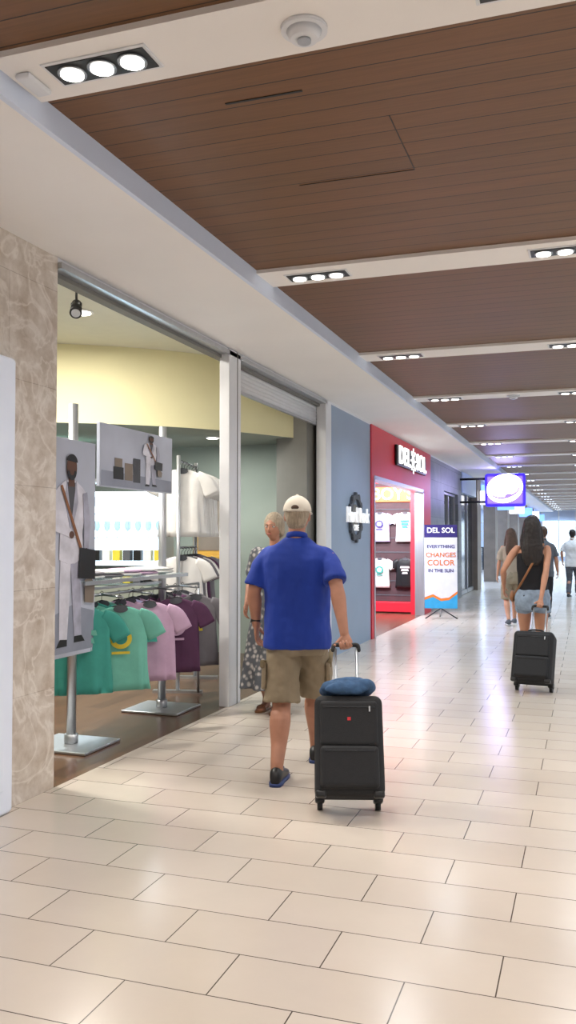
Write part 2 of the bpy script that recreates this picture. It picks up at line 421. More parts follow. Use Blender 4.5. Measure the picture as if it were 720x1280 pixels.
cyl('stem', (0, 0, 0), (0, 0, .22), .01, 'black', e); box('yoke', (0, 0, 0), (.09, .03, .03), 'black', e, .005)
cyl('head', (-.03, .05, .02), (.04, -.07, -.09), .04, 'black', e, r2=.05); cyl('lens', (.04, -.07, -.09), (.043, -.075, -.095), .035, 'alu', e)
lb = E('advertising_lightbox', (-3.12, 3.45, 1.29))
bev(box('frame', (0, 0, 0), (.06, 1.5, 2.58), 'lightbox', lb), .028, 5)
box('panel', (.032, 0, 0), (.01, 1.3, 2.3), 'lightbox', lb, .004)
wr = E('wall_right')  # unseen side, given unglazed openings so world light floods in from the right
bx('lower_rail', 4.2, 4.35, -3, YE, 0, .12, 'white', wr)
bx('header', 4.2, 4.35, -3, YE, 3.0, 3.55, 'plaster', wr)
for k in range(22): bx('mullion', 4.2, 4.32, -3 + k * 3, -2.85 + k * 3, .12, 3.0, 'alu', wr)
we = E('wall_end')
bx('panel', -9, 4.35, YE, YE + .1, 0, 3.65, 'farlit', we)
for k in range(7): bx('mullion', -3 + k * 1.1, -2.92 + k * 1.1, YE - .08, YE, 0, 3.4, 'white', we)
bx('lit_glazing', -2.9, 3.9, YE - .03, YE - .01, .3, 2.7, 'backlit', we)
bx('wall_back', -9, 4.35, -3.1, -3, 0, 3.65, 'plaster')
fs_ = E('wall_far_shops')
bx('back', -6.2, -6.1, 23.2, YE, 0, 3.4, 'farlit', fs_)
bx('top', -6.2, -3.3, 23.2, YE, 3.3, 3.4, 'plaster', fs_)
bx('divider', -6.2, -3.3, 23.2, 23.3, 0, 3.4, 'greystone', fs_)
bx('header', -3.32, WX + .03, 23.2, YE, 2.75, SZ - .02, 'farlit', fs_)
for i, y in enumerate([26.2, 31.5, 36.5, 42, 48, 54]):
    bx('pillar', -3.5, WX + .06, y, y + .9, 0, SZ - .02, 'brownpil', fs_)
    bx('sign_panel', WX + .03, WX + .09, y + 1.3, y + 4.0, 2.8, 3.2, 'bluelit', fs_)
    bx('counter', -5.2, -4.5, y + 1.2, y + 3.5, 0, 1.1, 'darkglass', fs_)
    for zz in (1.4, 1.9, 2.4): bx('shelf', -6.1, -5.7, y + 1, y + 4, zz, zz + .04, 'alu', fs_)
    area('shop_fill_light', (-4.7, y + 2.5, 3.25), (0, 0, 0), .8, 2.5, 220, (.55, .72, 1), fs_)  # area light without a fixture, added to give the far shops a blue glow
    box('blade_sign', (-2.75, y + .4, 2.75), (.6, .08, .42), ('signwhite', 'bluelit')[i % 2], fs_, .02)
for i, y in enumerate([23.4, 24.8]):
    w = E('window_%d' % (3 + i), (-3.25, y + .65, 1.4))
    box('pane', (0, 0, 0), (.02, 1.3, 2.7), 'darkglass', w); box('post', (.02, -.65, 0), (.06, .07, 2.75), 'alu', w); box('rail', (.02, 0, -1.33), (.05, 1.3, .1), 'alu', w)
# ---------------------------------------------------------------- signs
sg = E('round_wall_sign', (WX + .03, 12.05, 1.84))
vs = []
for i in range(48):
    a = 2 * math.pi * i / 48; rr = .34 * (1 + .06 * (1 if i % 4 < 2 else -1))
    c, s_ = math.cos(a), math.sin(a)
    vs += [V(-.02, c * rr, s_ * rr), V(.015, c * rr, s_ * rr), V(.015, c * .26, s_ * .26), V(-.02, c * .26, s_ * .26)]
fs = []
for i in range(48):
    for j in range(4):
        a = i * 4 + j; b_ = i * 4 + (j + 1) % 4; c_ = ((i + 1) % 48) * 4 + (j + 1) % 4; d_ = ((i + 1) % 48) * 4 + j
        fs.append((a, d_, c_, b_))
mo('gear_ring', vs, fs, 'greycloth', sg)
plate('inner_disc', circ(0, 0, .19, .19, 32), 'greycol', sg, (-.015, 0, 0), (0, 1, 0))
txt('lettering', 'Hard Rock', (.03, 0, .02), rpt((90, 0, 90)), .3, 'textwhite', sg, .012, sx=.95)
txt('lettering_small', 'CAFE', (.0, 0, -.15), rpt((90, 0, 90)), .12, 'textwhite', sg, .006)
sg = E('storefront_sign', (WX + .05, 16.1, 2.98))
box('backing', (0, 0, 0), (.05, 2.8, .36), 'black', sg, .02)
txt('lettering', 'DEL', (.03, -.78, 0), rpt((90, 0, 90)), .44, 'signwhite', sg, .012, sx=1.35)
txt('lettering', 'SOL', (.03, .82, 0), rpt((90, 0, 90)), .44, 'signwhite', sg, .012, sx=1.35)
plate('sun_disc', circ(0, 0, .12, .12), 'signwhite', sg, (.03, .0, 0), (0, 1, 0))
for a in range(0, 360, 45):
    box('sun_ray', (.035, .0 + .19 * math.cos(math.radians(a)), .19 * math.sin(math.radians(a))), (.015, .09, .03), 'signwhite', sg, rot=(math.radians(a), 0, 0))
rs = E('wall_red_shop')
bx('back', -6.5, -6.4, 13, 18.4, 0, 3.3, 'farlit', rs); bx('side_far', -6.5, -3.4, 18.25, 18.35, 0, 3.3, 'red', rs)
bx('side_near', -6.5, -3.4, 13.0, 13.1, 0, 3.3, 'farlit', rs); bx('top', -6.5, -3.4, 13, 18.4, 3.0, 3.1, 'plaster', rs)
area('shop_fill_light', (-4.2, 15.4, 2.9), (40, 0, 0), 1.2, 1.2, 330, (.88, .92, 1), rs)  # added fill light aimed at the tshirt panel, no fixture modelled
area('shop_fill_light', (-3.9, 16.6, 2.95), (50, 0, 0), .9, .3, 90, (.92, .94, 1), rs)  # second added fill, brightens the tshirts from closer up
fr = E('door_1')
for y in (13.2, 17.46): bx('post', -3.3, -3.12, y - .03, y + .04, 0, 2.5, 'alu', fr)
bx('lintel', -3.3, -3.12, 13.2, 17.5, 2.46, 2.52, 'alu', fr)
def garment(parent, x, y, z, m, rz=0, sc=1, k=7, ry=.04, rip=.35):
    g = G()
    g.zloft([(-.68, 0, 0, .235, ry), (-.45, 0, 0, .22, ry), (-.25, 0, 0, .215, ry * .95), (-.12, 0, 0, .21, ry * .8), (-.05, 0, 0, .19, ry * .6), (-.01, 0, 0, .11, ry * .5), (.0, 0, 0, .07, ry * .4)], rip=rip, k=k, ph=random.random() * 6)
    for s in (-1, 1):
        g.tube([(s * .15, 0, -.055), (s * .24, 0, -.12), (s * .31, 0, -.25)], [(.05, .02), (.075, .024), (.08, .022)], ref=(0, 1, 0), flat=True)
    o = g.obj('tshirt', m, parent)
    o.location = (x, y, z); o.rotation_euler = (0, 0, rz); o.scale = (sc,) * 3
    gh = G(); gh.tube([(-.17, 0, -.05), (0, 0, .015), (.17, 0, -.05)], [.006] * 3, flat=True, n=8); gh.tube([(0, 0, .01), (0, 0, .05), (.02, 0, .075), (0, 0, .095), (-.02, 0, .08)], [.003] * 5, n=8)
    h = gh.obj('hanger', 'black', parent); h.location = (x, y, z); h.rotation_euler = (0, 0, rz); h.scale = (sc,) * 3
    d = Matrix.Rotation(rz, 3, 'Z'); u = d @ V(1, 0, 0); n = d @ V(0, -1, 0)
    plate('neckline', circ(0, -.015 * sc, .06 * sc, .03 * sc, 16), 'greycloth', parent, V(x, y, z) + n * .028 * sc, u)
    return o
def shirtprint(parent, x, y, z, rz, m, kind=0, m2='whitecloth'):
    d = Matrix.Rotation(rz, 3, 'Z'); u = d @ V(1, 0, 0); n = d @ V(0, -1, 0)
    o = V(x, y, z) + n * .052
    if kind == 0:
        plate('print', circ(0, -.24, .085, .08), m, parent, o, u); plate('print_inner', circ(0, -.24, .05, .045), m2, parent, o + n * .004, u)
        plate('print_bar', [(-.07, -.36), (.07, -.36), (.07, -.34), (-.07, -.34)], m, parent, o, u)
    else:
        for q in range(3): plate('print', [(-.1 + .02 * q, -.2 - q * .06), (.1 - .02 * q, -.2 - q * .06), (.09 - .02 * q, -.16 - q * .06), (-.09 + .02 * q, -.16 - q * .06)], m, parent, o, u)
td = E('tshirt_display_panel', (-3.87, 18.0, 0))
box('panel', (0, .05, 1.35), (1.12, .04, 2.7), 'panelgrey', td)
for k in range(7): box('slat', (0, .025, .35 + k * .3), (1.1, .015, .02), 'greycloth', td)
box('header_sign', (.0, .0, 2.46), (1.06, .03, .32), 'orange', td, .01)
txt('header_lettering', "BOY'S", (.0, -.02, 2.46), rpt((90, 0, 0)), .34, 'textwhite', td, .004)
for (x, z, m_, p) in ((-.27, 2.08, 'lilac', 'bannerpurple'), (.27, 2.08, 'whitecloth', 'bannerblue'), (-.27, 1.12, 'whitecloth', 'teal'), (.27, 1.12, 'black', 'whitecloth')):
    garment(td, x, -.03, z, m_, 0, .9, rip=.15); shirtprint(td, x, -.04, z, 0, p, 0 if x < 0 else 1)
box('base_shelf', (0, -.12, .12), (1.1, .3, .2), 'red', td, .01)
bn = E('banner_stand', (-2.67, 16.75, 0), rpt((0, 0, 12)))
box('banner', (0, 0, 1.0), (.62, .012, 1.6), 'bannerlit', bn)
box('banner_header', (0, -.008, 1.68), (.62, .006, .24), 'bannerpurple', bn)
txt('title', 'DEL SOL', (0, -.014, 1.69), rpt((90, 0, 0)), .14, 'textwhite', bn, .002)
for i, (s_, z) in enumerate((('EVERYTHING', 1.38), ('CHANGES', 1.22), ('COLOR', 1.07), ('IN THE SUN', .92))):
    txt('slogan', s_, (0, -.01, z), rpt((90, 0, 0)), (.09, .125, .15, .09)[i], ('bannerpurple', 'bannerorange', 'bannerorange', 'bannerpurple')[i], bn, .002)
plate('wave', [(-.31, .2), (.31, .2), (.31, .48), (.15, .36), (0, .34), (-.15, .42), (-.31, .36)], 'bannerblue', bn, (0, -.008, 0))
plate('wave_orange', [(-.31, .36), (-.15, .42), (0, .34), (.15, .36), (.31, .48), (.31, .53), (.15, .41), (0, .39), (-.15, .47), (-.31, .41)], 'bannerorange', bn, (0, -.009, 0))
cyl('pole', (0, .03, .05), (0, .03, 1.8), .012, 'alu', bn)
cyl('foot', (-.3, -.1, .015), (.0, .03, .2), .012, 'black', bn); cyl('foot', (.3, -.1, .015), (.0, .03, .2), .012, 'black', bn); cyl('foot', (0, .35, .015), (0, .03, .2), .012, 'black', bn)
hs = E('illuminated_hanging_sign', (-2.0, 23, 2.78))
bev(box('box', (0, 0, 0), (1.02, .2, .86), 'purple', hs), .07, 4)
Rt = Matrix.Rotation(math.radians(-14), 3, 'Y'); u = Rt @ V(1, 0, 0); v = Rt @ V(0, 0, 1)
plate('bell', circ(0, .02, .46, .37, 40), 'signwhite', hs, (0, -.102, .02), u, v, t=.006)
plate('bell_line', arcband(0, .0, .38, .24, .35, .19, 188, 352), 'purple', hs, (0, -.11, .02), u, v, t=.004)
plate('clapper', circ(.04, -.19, .09, .05), 'purple', hs, (0, -.114, .02), u, v, t=.004)
cyl('bracket', (-.5, 0, -.3), (-1.15, 0, -.3), .03, 'black', hs); cyl('bracket', (-.5, 0, .3), (-1.15, 0, .3), .03, 'black', hs)
area('sign_glow', (0, -.15, 0), (90, 0, 0), .9, .7, 25, (.5, .45, 1), hs)
# ================================================================ shop fixtures
def figure(parent, o, u, v, sc, wx=1.0):
    o = Vector(o); u = Vector(u) * sc * wx; v = Vector(v) * sc
    nn_ = Vector(u).cross(Vector(v)).normalized()
    A = lambda nm, pts, m_, k: plate(nm, pts, m_, parent, o + nn_ * (.0016 * k), u, v, t=.0015)
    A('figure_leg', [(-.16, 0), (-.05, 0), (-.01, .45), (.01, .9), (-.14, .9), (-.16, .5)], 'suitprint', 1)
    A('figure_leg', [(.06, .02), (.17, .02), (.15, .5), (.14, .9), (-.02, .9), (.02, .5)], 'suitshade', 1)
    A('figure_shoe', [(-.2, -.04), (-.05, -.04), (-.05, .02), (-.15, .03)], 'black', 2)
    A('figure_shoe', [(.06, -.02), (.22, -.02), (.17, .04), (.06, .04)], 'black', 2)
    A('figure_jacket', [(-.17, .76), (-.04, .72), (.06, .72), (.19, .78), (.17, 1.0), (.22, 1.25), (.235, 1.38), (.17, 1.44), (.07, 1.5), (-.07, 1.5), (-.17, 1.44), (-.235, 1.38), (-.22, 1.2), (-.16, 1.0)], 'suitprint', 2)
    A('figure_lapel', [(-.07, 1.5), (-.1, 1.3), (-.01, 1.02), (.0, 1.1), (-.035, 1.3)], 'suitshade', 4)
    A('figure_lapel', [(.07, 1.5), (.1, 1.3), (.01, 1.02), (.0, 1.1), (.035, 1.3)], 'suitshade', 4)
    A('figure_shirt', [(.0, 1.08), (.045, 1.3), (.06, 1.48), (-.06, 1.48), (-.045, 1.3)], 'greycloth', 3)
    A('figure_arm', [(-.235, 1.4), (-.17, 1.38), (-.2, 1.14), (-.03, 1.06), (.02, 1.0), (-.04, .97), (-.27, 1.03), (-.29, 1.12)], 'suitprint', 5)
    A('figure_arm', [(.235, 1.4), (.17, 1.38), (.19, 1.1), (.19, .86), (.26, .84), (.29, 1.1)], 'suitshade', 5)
    A('figure_hand', circ(.0, .99, .035, .035, 12), 'skin_dark', 6); A('figure_hand', circ(.225, .82, .035, .045, 12), 'skin_dark', 6)
    A('figure_neck', [(-.045, 1.44), (.045, 1.44), (.04, 1.56), (-.04, 1.56)], 'skin_dark', 4)
    A('figure_face', circ(0, 1.62, .075, .115), 'skin_dark', 5)
    A('figure_beard', arcband(0, 1.60, .07, .1, .04, .055, 190, 350), 'black', 6)
    A('figure_hair', circ(0, 1.67, .082, .075, 20, 0, 180), 'black', 6)
    A('figure_strap', [(-.17, 1.44), (-.14, 1.45), (.16, .86), (.13, .84)], 'tan', 7)
    A('figure_bag', [(.1, .58), (.36, .56), (.37, .84), (.12, .87)], 'black', 8)
    A('figure_guitar_case', [(.2, .35), (.34, .33), (.36, .5), (.3, .58), (.2, .56)], 'brownpil', 7)
rk = E('clothing_rack_display', (-3.66, 0, 0))
for y in (5.66, 7.12):
    cyl('pole', (0, y, .02), (0, y, 2.56), .035, 'alu', rk)
    box('base_plate', (.0, y, .012), (.55, .5, .02), 'alu', rk, .006)
    cyl('collar', (0, y, .02), (0, y, .09), .05, 'alu', rk)
p1 = E('portrait_poster', (-3.58, 5.5, 0))
box('board', (0, 0, 1.48), (.03, .64, 1.58), 'poster', p1, .004)
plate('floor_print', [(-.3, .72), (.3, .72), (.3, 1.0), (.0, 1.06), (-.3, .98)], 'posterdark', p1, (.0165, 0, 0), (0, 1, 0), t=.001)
figure(p1, (.018, -.02, .80), (0, 1, 0), (0, 0, 1), .78, 1.12)
p2 = E('landscape_poster', (-3.58, 6.5, 0))
box('board', (0, 0, 2.2), (.03, 1.24, .5), 'poster', p2, .004)
plate('floor_print', [(-.6, 1.96), (.6, 1.96), (.6, 2.06), (-.6, 2.08)], 'posterdark', p2, (.0165, 0, 0), (0, 1, 0), t=.001)
figure(p2, (.018, .2, 2.0), (0, 1, 0), (0, 0, 1), .245, 2.2)
for (a0, b0, w_, h_, c_) in ((-.42, 2.02, .16, .1, 'black'), (-.24, 2.02, .13, .14, 'brownpil'), (-.4, 2.12, .12, .07, 'brownpil'), (-.1, 2.01, .12, .2, 'greycloth')):
    plate('luggage_print', [(a0, b0), (a0 + w_, b0), (a0 + w_, b0 + h_), (a0, b0 + h_)], c_, p2, (.018, 0, 0), (0, 1, 0), t=.001)
box('glass_shelf', (-.12, 6.5, 1.22), (.5, 1.75, .012), 'glass', rk)
box('shelf_rail', (.13, 6.5, 1.21), (.015, 1.75, .03), 'alu', rk); box('shelf_rail', (0, 6.4, 1.15), (.02, 1.5, .02), 'alu', rk)
for i in range(5):
    for k in range(2):
        g = G(); g.ell((-.08, 5.95 + i * .3, 1.245 + k * .028), (.17, .14, .022)); g.obj('folded_tshirt', ('whitecloth', 'greytee', 'whitecloth', 'pink', 'whitecloth')[(i + k) % 5], rk)
cyl('hang_rail', (0, 5.66, 1.10), (0, 7.9, 1.10), .012, 'steel', rk)
cyl('hang_rail_end', (0, 7.9, .02), (0, 7.9, 1.10), .012, 'steel', rk)
cl = ['teal', 'mint', 'teal', 'mint', 'pink', 'lilac', 'pink', 'purplecloth', 'purplecloth', 'greytee', 'purplecloth', 'greytee', 'greytee']
for i, c in enumerate(cl):
    yy = 5.80 + i * .165; rz = math.radians(58 + random.uniform(-6, 6))
    garment(rk, random.uniform(-.14, -.06), yy, 1.02, c, rz, .95, k=6 + i % 3)
for yy, c, p, kd, q in ((5.78, 'teal', 'mint', 1, 'teal'), (6.02, 'mint', 'yellow', 0, 'teal'), (6.5, 'pink', 'teal', 1, 'teal'), (6.98, 'purplecloth', 'pink', 0, 'purplecloth'), (7.4, 'greytee', 'yellow', 1, 'teal')):
    rz = math.radians(38); xo = .2 if yy > 5.9 else .02
    garment(rk, xo, yy, 1.01, c, rz, .95, k=7, rip=.3); shirtprint(rk, xo, yy, 1.01, rz, p, kd, q)
    cyl('waterfall_arm', (0, yy + .05, 1.10), (xo + .06, yy - .06, 1.09), .008, 'steel', rk)
r2 = E('white_tshirt_rail', (-4.0, 8.35, 0), rpt((0, 0, 104)))
for xx in (-.45, .45):
    cyl('post', (xx, 0, .0), (xx, 0, 2.38), .02, 'alu', r2); box('foot', (xx, 0, .015), (.06, .5, .03), 'alu', r2)
cyl('rail', (-.45, 0, 2.33), (.45, 0, 2.33), .012, 'steel', r2); cyl('rail', (-.45, 0, 1.45), (.45, 0, 1.45), .012, 'steel', r2)
for i in range(7):
    garment(r2, -.38 + i * .13, -.02, 2.24, 'whitecloth', math.radians(-78 + random.uniform(-10, 10)), 1.0)
for i in range(6):
    garment(r2, -.38 + i * .15, -.02, 1.36, ('whitecloth', 'greytee', 'whitecloth', 'purplecloth', 'greytee', 'greytee')[i], math.radians(-78 + random.uniform(-8, 8)), .95)
gc = E('glassware_display_cabinet', (-5.12, 9.0, 0), rpt((0, 0, 10)))
box('plinth', (0, 0, .5), (1.05, .42, 1.0), 'shopwall', gc, .01)
box('back_light_panel', (0, .2, 1.66), (1.02, .03, .88), 'backlit', gc)
box('back_panel', (0, .2, 1.11), (1.02, .03, .22), 'greycol', gc)
for x in (-.52, .52): box('side', (x, 0, 1.6), (.03, .42, 1.2), 'alu', gc)
box('top', (0, 0, 2.21), (1.08, .45, .04), 'alu', gc)
area('cabinet_lamp', (0, -.05, 2.18), (0, 0, 0), .95, .3, 25, (.85, .95, 1), gc)
for kz, z in enumerate((1.02, 1.28, 1.54, 1.82)):
    box('shelf', (0, 0, z), (1.0, .4, .014), 'glass', gc)
    for i in range(8):
        x = -.44 + i * .125
        if kz <= 1:
            box('boxed_item', (x, -.05, z + .067), (.09, .1, .12), ('yellow', 'greycloth', 'black', 'whitecloth')[(i + kz) % 4], gc, .005)
        else:
            g = G(); g.zloft([(0, 0, 0, .03, .03), (.01, 0, 0, .028, .028), (.015, 0, 0, .006, .006), (.08, 0, 0, .006, .006), (.1, 0, 0, .03, .03), (.15, 0, 0, .038, .038), (.2, 0, 0, .03, .03)], n=14, ex=2, sub=2)
            g.obj('goblet', 'goblet', gc, loc=(x, -.06, z + .007))
st = E('merchandise_shelf_unit', (-6.9, 9.7, 0))
box('frame', (0, .1, 1.2), (1.6, .05, 2.4), 'greycol', st)
for z in (.3, .8, 1.3, 1.8, 2.3):
    box('shelf', (0, -.1, z), (1.6, .4, .03), 'alu', st)
    for i in range(5): box('goods', (-.6 + i * .3, -.1, z + .1), (.2, .2, .17), ('greycloth', 'whitecloth', 'teal', 'purplecloth', 'yellow')[(i + int(z * 10)) % 5], st, .02)
# ================================================================ luggage
def suitcase(name, loc, tilt, head, W=.39, Hh=.56, Dp=.22, L=.95, logo=True):
    e = E(name, loc, (-tilt, 0, head))
    bev(box('shell', (0, -Dp / 2 - .01, .05 + Hh / 2), (W, Dp, Hh), 'suitcase', e), .045, 6)
    bev(box('upper_pocket', (0, -Dp - .005, .05 + Hh * .70), (W * .84, .05, Hh * .46), 'suitcase', e), .022, 5)
    bev(box('lower_pocket', (0, -Dp - .012, .05 + Hh * .27), (W * .84, .06, Hh * .42), 'suitcase', e), .028, 5)
    def loop(nm, cx, cy, cz, w, h, r=.004, m_='zip'):
        g = G(); c = [(-w / 2, -h / 2), (w / 2, -h / 2), (w / 2, h / 2), (-w / 2, h / 2), (-w / 2, -h / 2)]
        for i in range(4): g.tube([(cx + c[i][0], cy, cz + c[i][1]), (cx + c[i + 1][0], cy, cz + c[i + 1][1])], [r, r], n=8, sub=1, ref=(.2, 1, .1))
        g.obj(nm, m_, e)
    cyl('zip_upper', (-W * .38, -Dp - .031, .05 + Hh * .86), (W * .38, -Dp - .031, .05 + Hh * .86), .003, 'zip', e)
    cyl('zip_lower', (-W * .36, -Dp - .043, .05 + Hh * .42), (W * .36, -Dp - .043, .05 + Hh * .42), .003, 'zip', e)
    box('zip_puller', (W * .3, -Dp - .036, .05 + Hh * .84), (.008, .004, .03), 'alu', e)
    for s in (-1, 1):
        cyl('pull_tube', (s * .065, .008, .1), (s * .065, .008, L - .02), .009, 'alu', e)
        cyl('wheel', (s * (W / 2 - .045), 0, .033), (s * (W / 2 - .015), 0, .033), .033, 'black', e)
        box('wheel_housing', (s * (W / 2 - .03), -.03, .065), (.055, .08, .06), 'black', e, .012)
        box('corner_guard', (s * (W / 2 - .035), -Dp + .02, .06), (.06, .06, .04), 'black', e, .012)
    g = G(); g.tube([(-.08, .008, L - .03), (-.072, .008, L), (-.04, .008, L + .004), (.04, .008, L + .004), (.072, .008, L), (.08, .008, L - .03)], [.012, .014, .014, .014, .014, .012], ref=(0, 1, 0)); g.obj('pull_grip', 'black', e)
    g = G(); g.tube([(-.08, -Dp / 2, .05 + Hh), (-.06, -Dp / 2, .085 + Hh), (.06, -Dp / 2, .085 + Hh), (.08, -Dp / 2, .05 + Hh)], [.01] * 4); g.obj('carry_handle', 'black', e)
    if logo:
        box('badge', (0.0, -Dp - .031, .05 + Hh * .74), (.02, .004, .02), 'redlogo', e, .003)
    return e
hand_w = V(-1.42, 5.22, .891); wh = V(-1.30, 4.84, 0)
dv = hand_w - wh; tilt = math.atan2(math.hypot(dv.x, dv.y), dv.z); head = math.atan2(-dv.x, dv.y)
c1 = suitcase('rolling_suitcase', wh, tilt, head, L=dv.length - .004)
jk = E('folded_jacket', wh, (-tilt, 0, head))
g = G()
for i in range(5):
    g.ell((-.095 + i * .048, -.12 + random.uniform(-.015, .015), .665 + random.uniform(-.004, .012)), (.07, .105, .045))
g.ell((0.01, -.12, .70), (.12, .09, .034)); g.ell((-.01, -.215, .645), (.13, .032, .035))
g.obj('bundle', 'denimjacket', jk, vox=.008, sm=3, disp=.016, dscale=.06)
hand2 = V(-.48, 9.52, .835); wh2 = V(-.53, 9.17, 0)
dv2 = hand2 - wh2; tilt2 = math.atan2(math.hypot(dv2.x, dv2.y), dv2.z); head2 = math.atan2(-dv2.x, dv2.y)
suitcase('rolling_suitcase', wh2, tilt2, head2, W=.40, Hh=.52, L=dv2.length - .004, logo=False)
# ================================================================ people
def ik(a, c, l1, l2, pole):
    d = (c - a).length; dr = (c - a).normalized(); d = min(d, l1 + l2 - .002)
    x = (l1 * l1 - l2 * l2 + d * d) / (2 * d); h = math.sqrt(max(0, l1 * l1 - x * x))
    p = (pole - dr * pole.dot(dr)).normalized()
    return a + dr * x + p * h
def headgeo(g, c, k=1.0, grow=0, face=True):
    c = Vector(c); R = []; n = 40
    for i in range(1, 32):
        a = math.pi * i / 32; ring = []
        for j in range(n):
            b = 2 * math.pi * j / n
            x = .077 * math.sin(a) * math.cos(b); y = .094 * math.sin(a) * math.sin(b); z = .118 * math.cos(a)
            if z < 0:
                t = -z / .118; x *= 1 - .3 * t * t
                y = y * (1 - .25 * t) + (.018 * t if y > 0 else .02 * t)
            if face and y > 0:
                w = lambda cx, cz, sx, sz: math.exp(-((x - cx) / sx) ** 2 - ((z - cz) / sz) ** 2)
                y += .022 * w(0, -.028, .012, .016) + .012 * w(0, -.008, .009, .022) - .009 * w(.031, .002, .017, .012) - .009 * w(-.031, .002, .017, .012)
                y += .005 * w(0, .024, .05, .01) + .007 * w(0, -.062, .022, .01) + .006 * w(0, -.095, .02, .014)
            p = V(x, y, z); p = p * (1 + grow / .1)
            ring.append(c + p * k)
        R.append(ring)
    g.rings(R[::-1])
def hand(g, wr, d, n, s, curl, k=1.0):
    wr = Vector(wr); d = Vector(d).normalized(); n = Vector(n); n = (n - d * n.dot(d)).normalized(); s = Vector(s); s = (s - d * s.dot(d) - n * s.dot(n)).normalized()
    g.tube([wr - d * .02, wr + d * .02 * k, wr + d * .055 * k, wr + d * .09 * k], [(.024 * k, .019 * k), (.031 * k, .017 * k), (.041 * k, .015 * k), (.038 * k, .012 * k)], ref=n, n=16)
    for off, ln, sp in ((.031, .074, .10), (.0105, .082, .03), (-.0105, .077, -.04), (-.030, .060, -.12)):
        p = wr + d * .085 * k + s * off * k; pts = [p - d * .01, p]; ang = 0
        dd = (d + s * sp).normalized()
        for q, fr in enumerate((.45, .3, .25)):
            ang += math.radians(curl[q]); dr = dd * math.cos(ang) + n * math.sin(ang)
            p = p + dr * ln * fr * k; pts.append(p)
        g.tube(pts, [.0088 * k, .0088 * k, .0082 * k, .0076 * k, .0062 * k], ref=s, n=10, sub=3)
    p = wr + d * .025 * k + s * .022 * k; pts = [p]; dr = (d * .62 + s * .75 + n * .25).normalized()
    p = p + dr * .042 * k; pts.append(p); dr = (d * .8 + s * .35 + n * (.25 + curl[0] / 90)).normalized(); p = p + dr * .032 * k; pts.append(p)
    dr = (d * .7 + n * (.35 + curl[0] / 60)).normalized(); p = p + dr * .026 * k; pts.append(p)
    g.tube(pts, [.015 * k, .0115 * k, .0098 * k, .0078 * k], ref=n, n=10, sub=3)
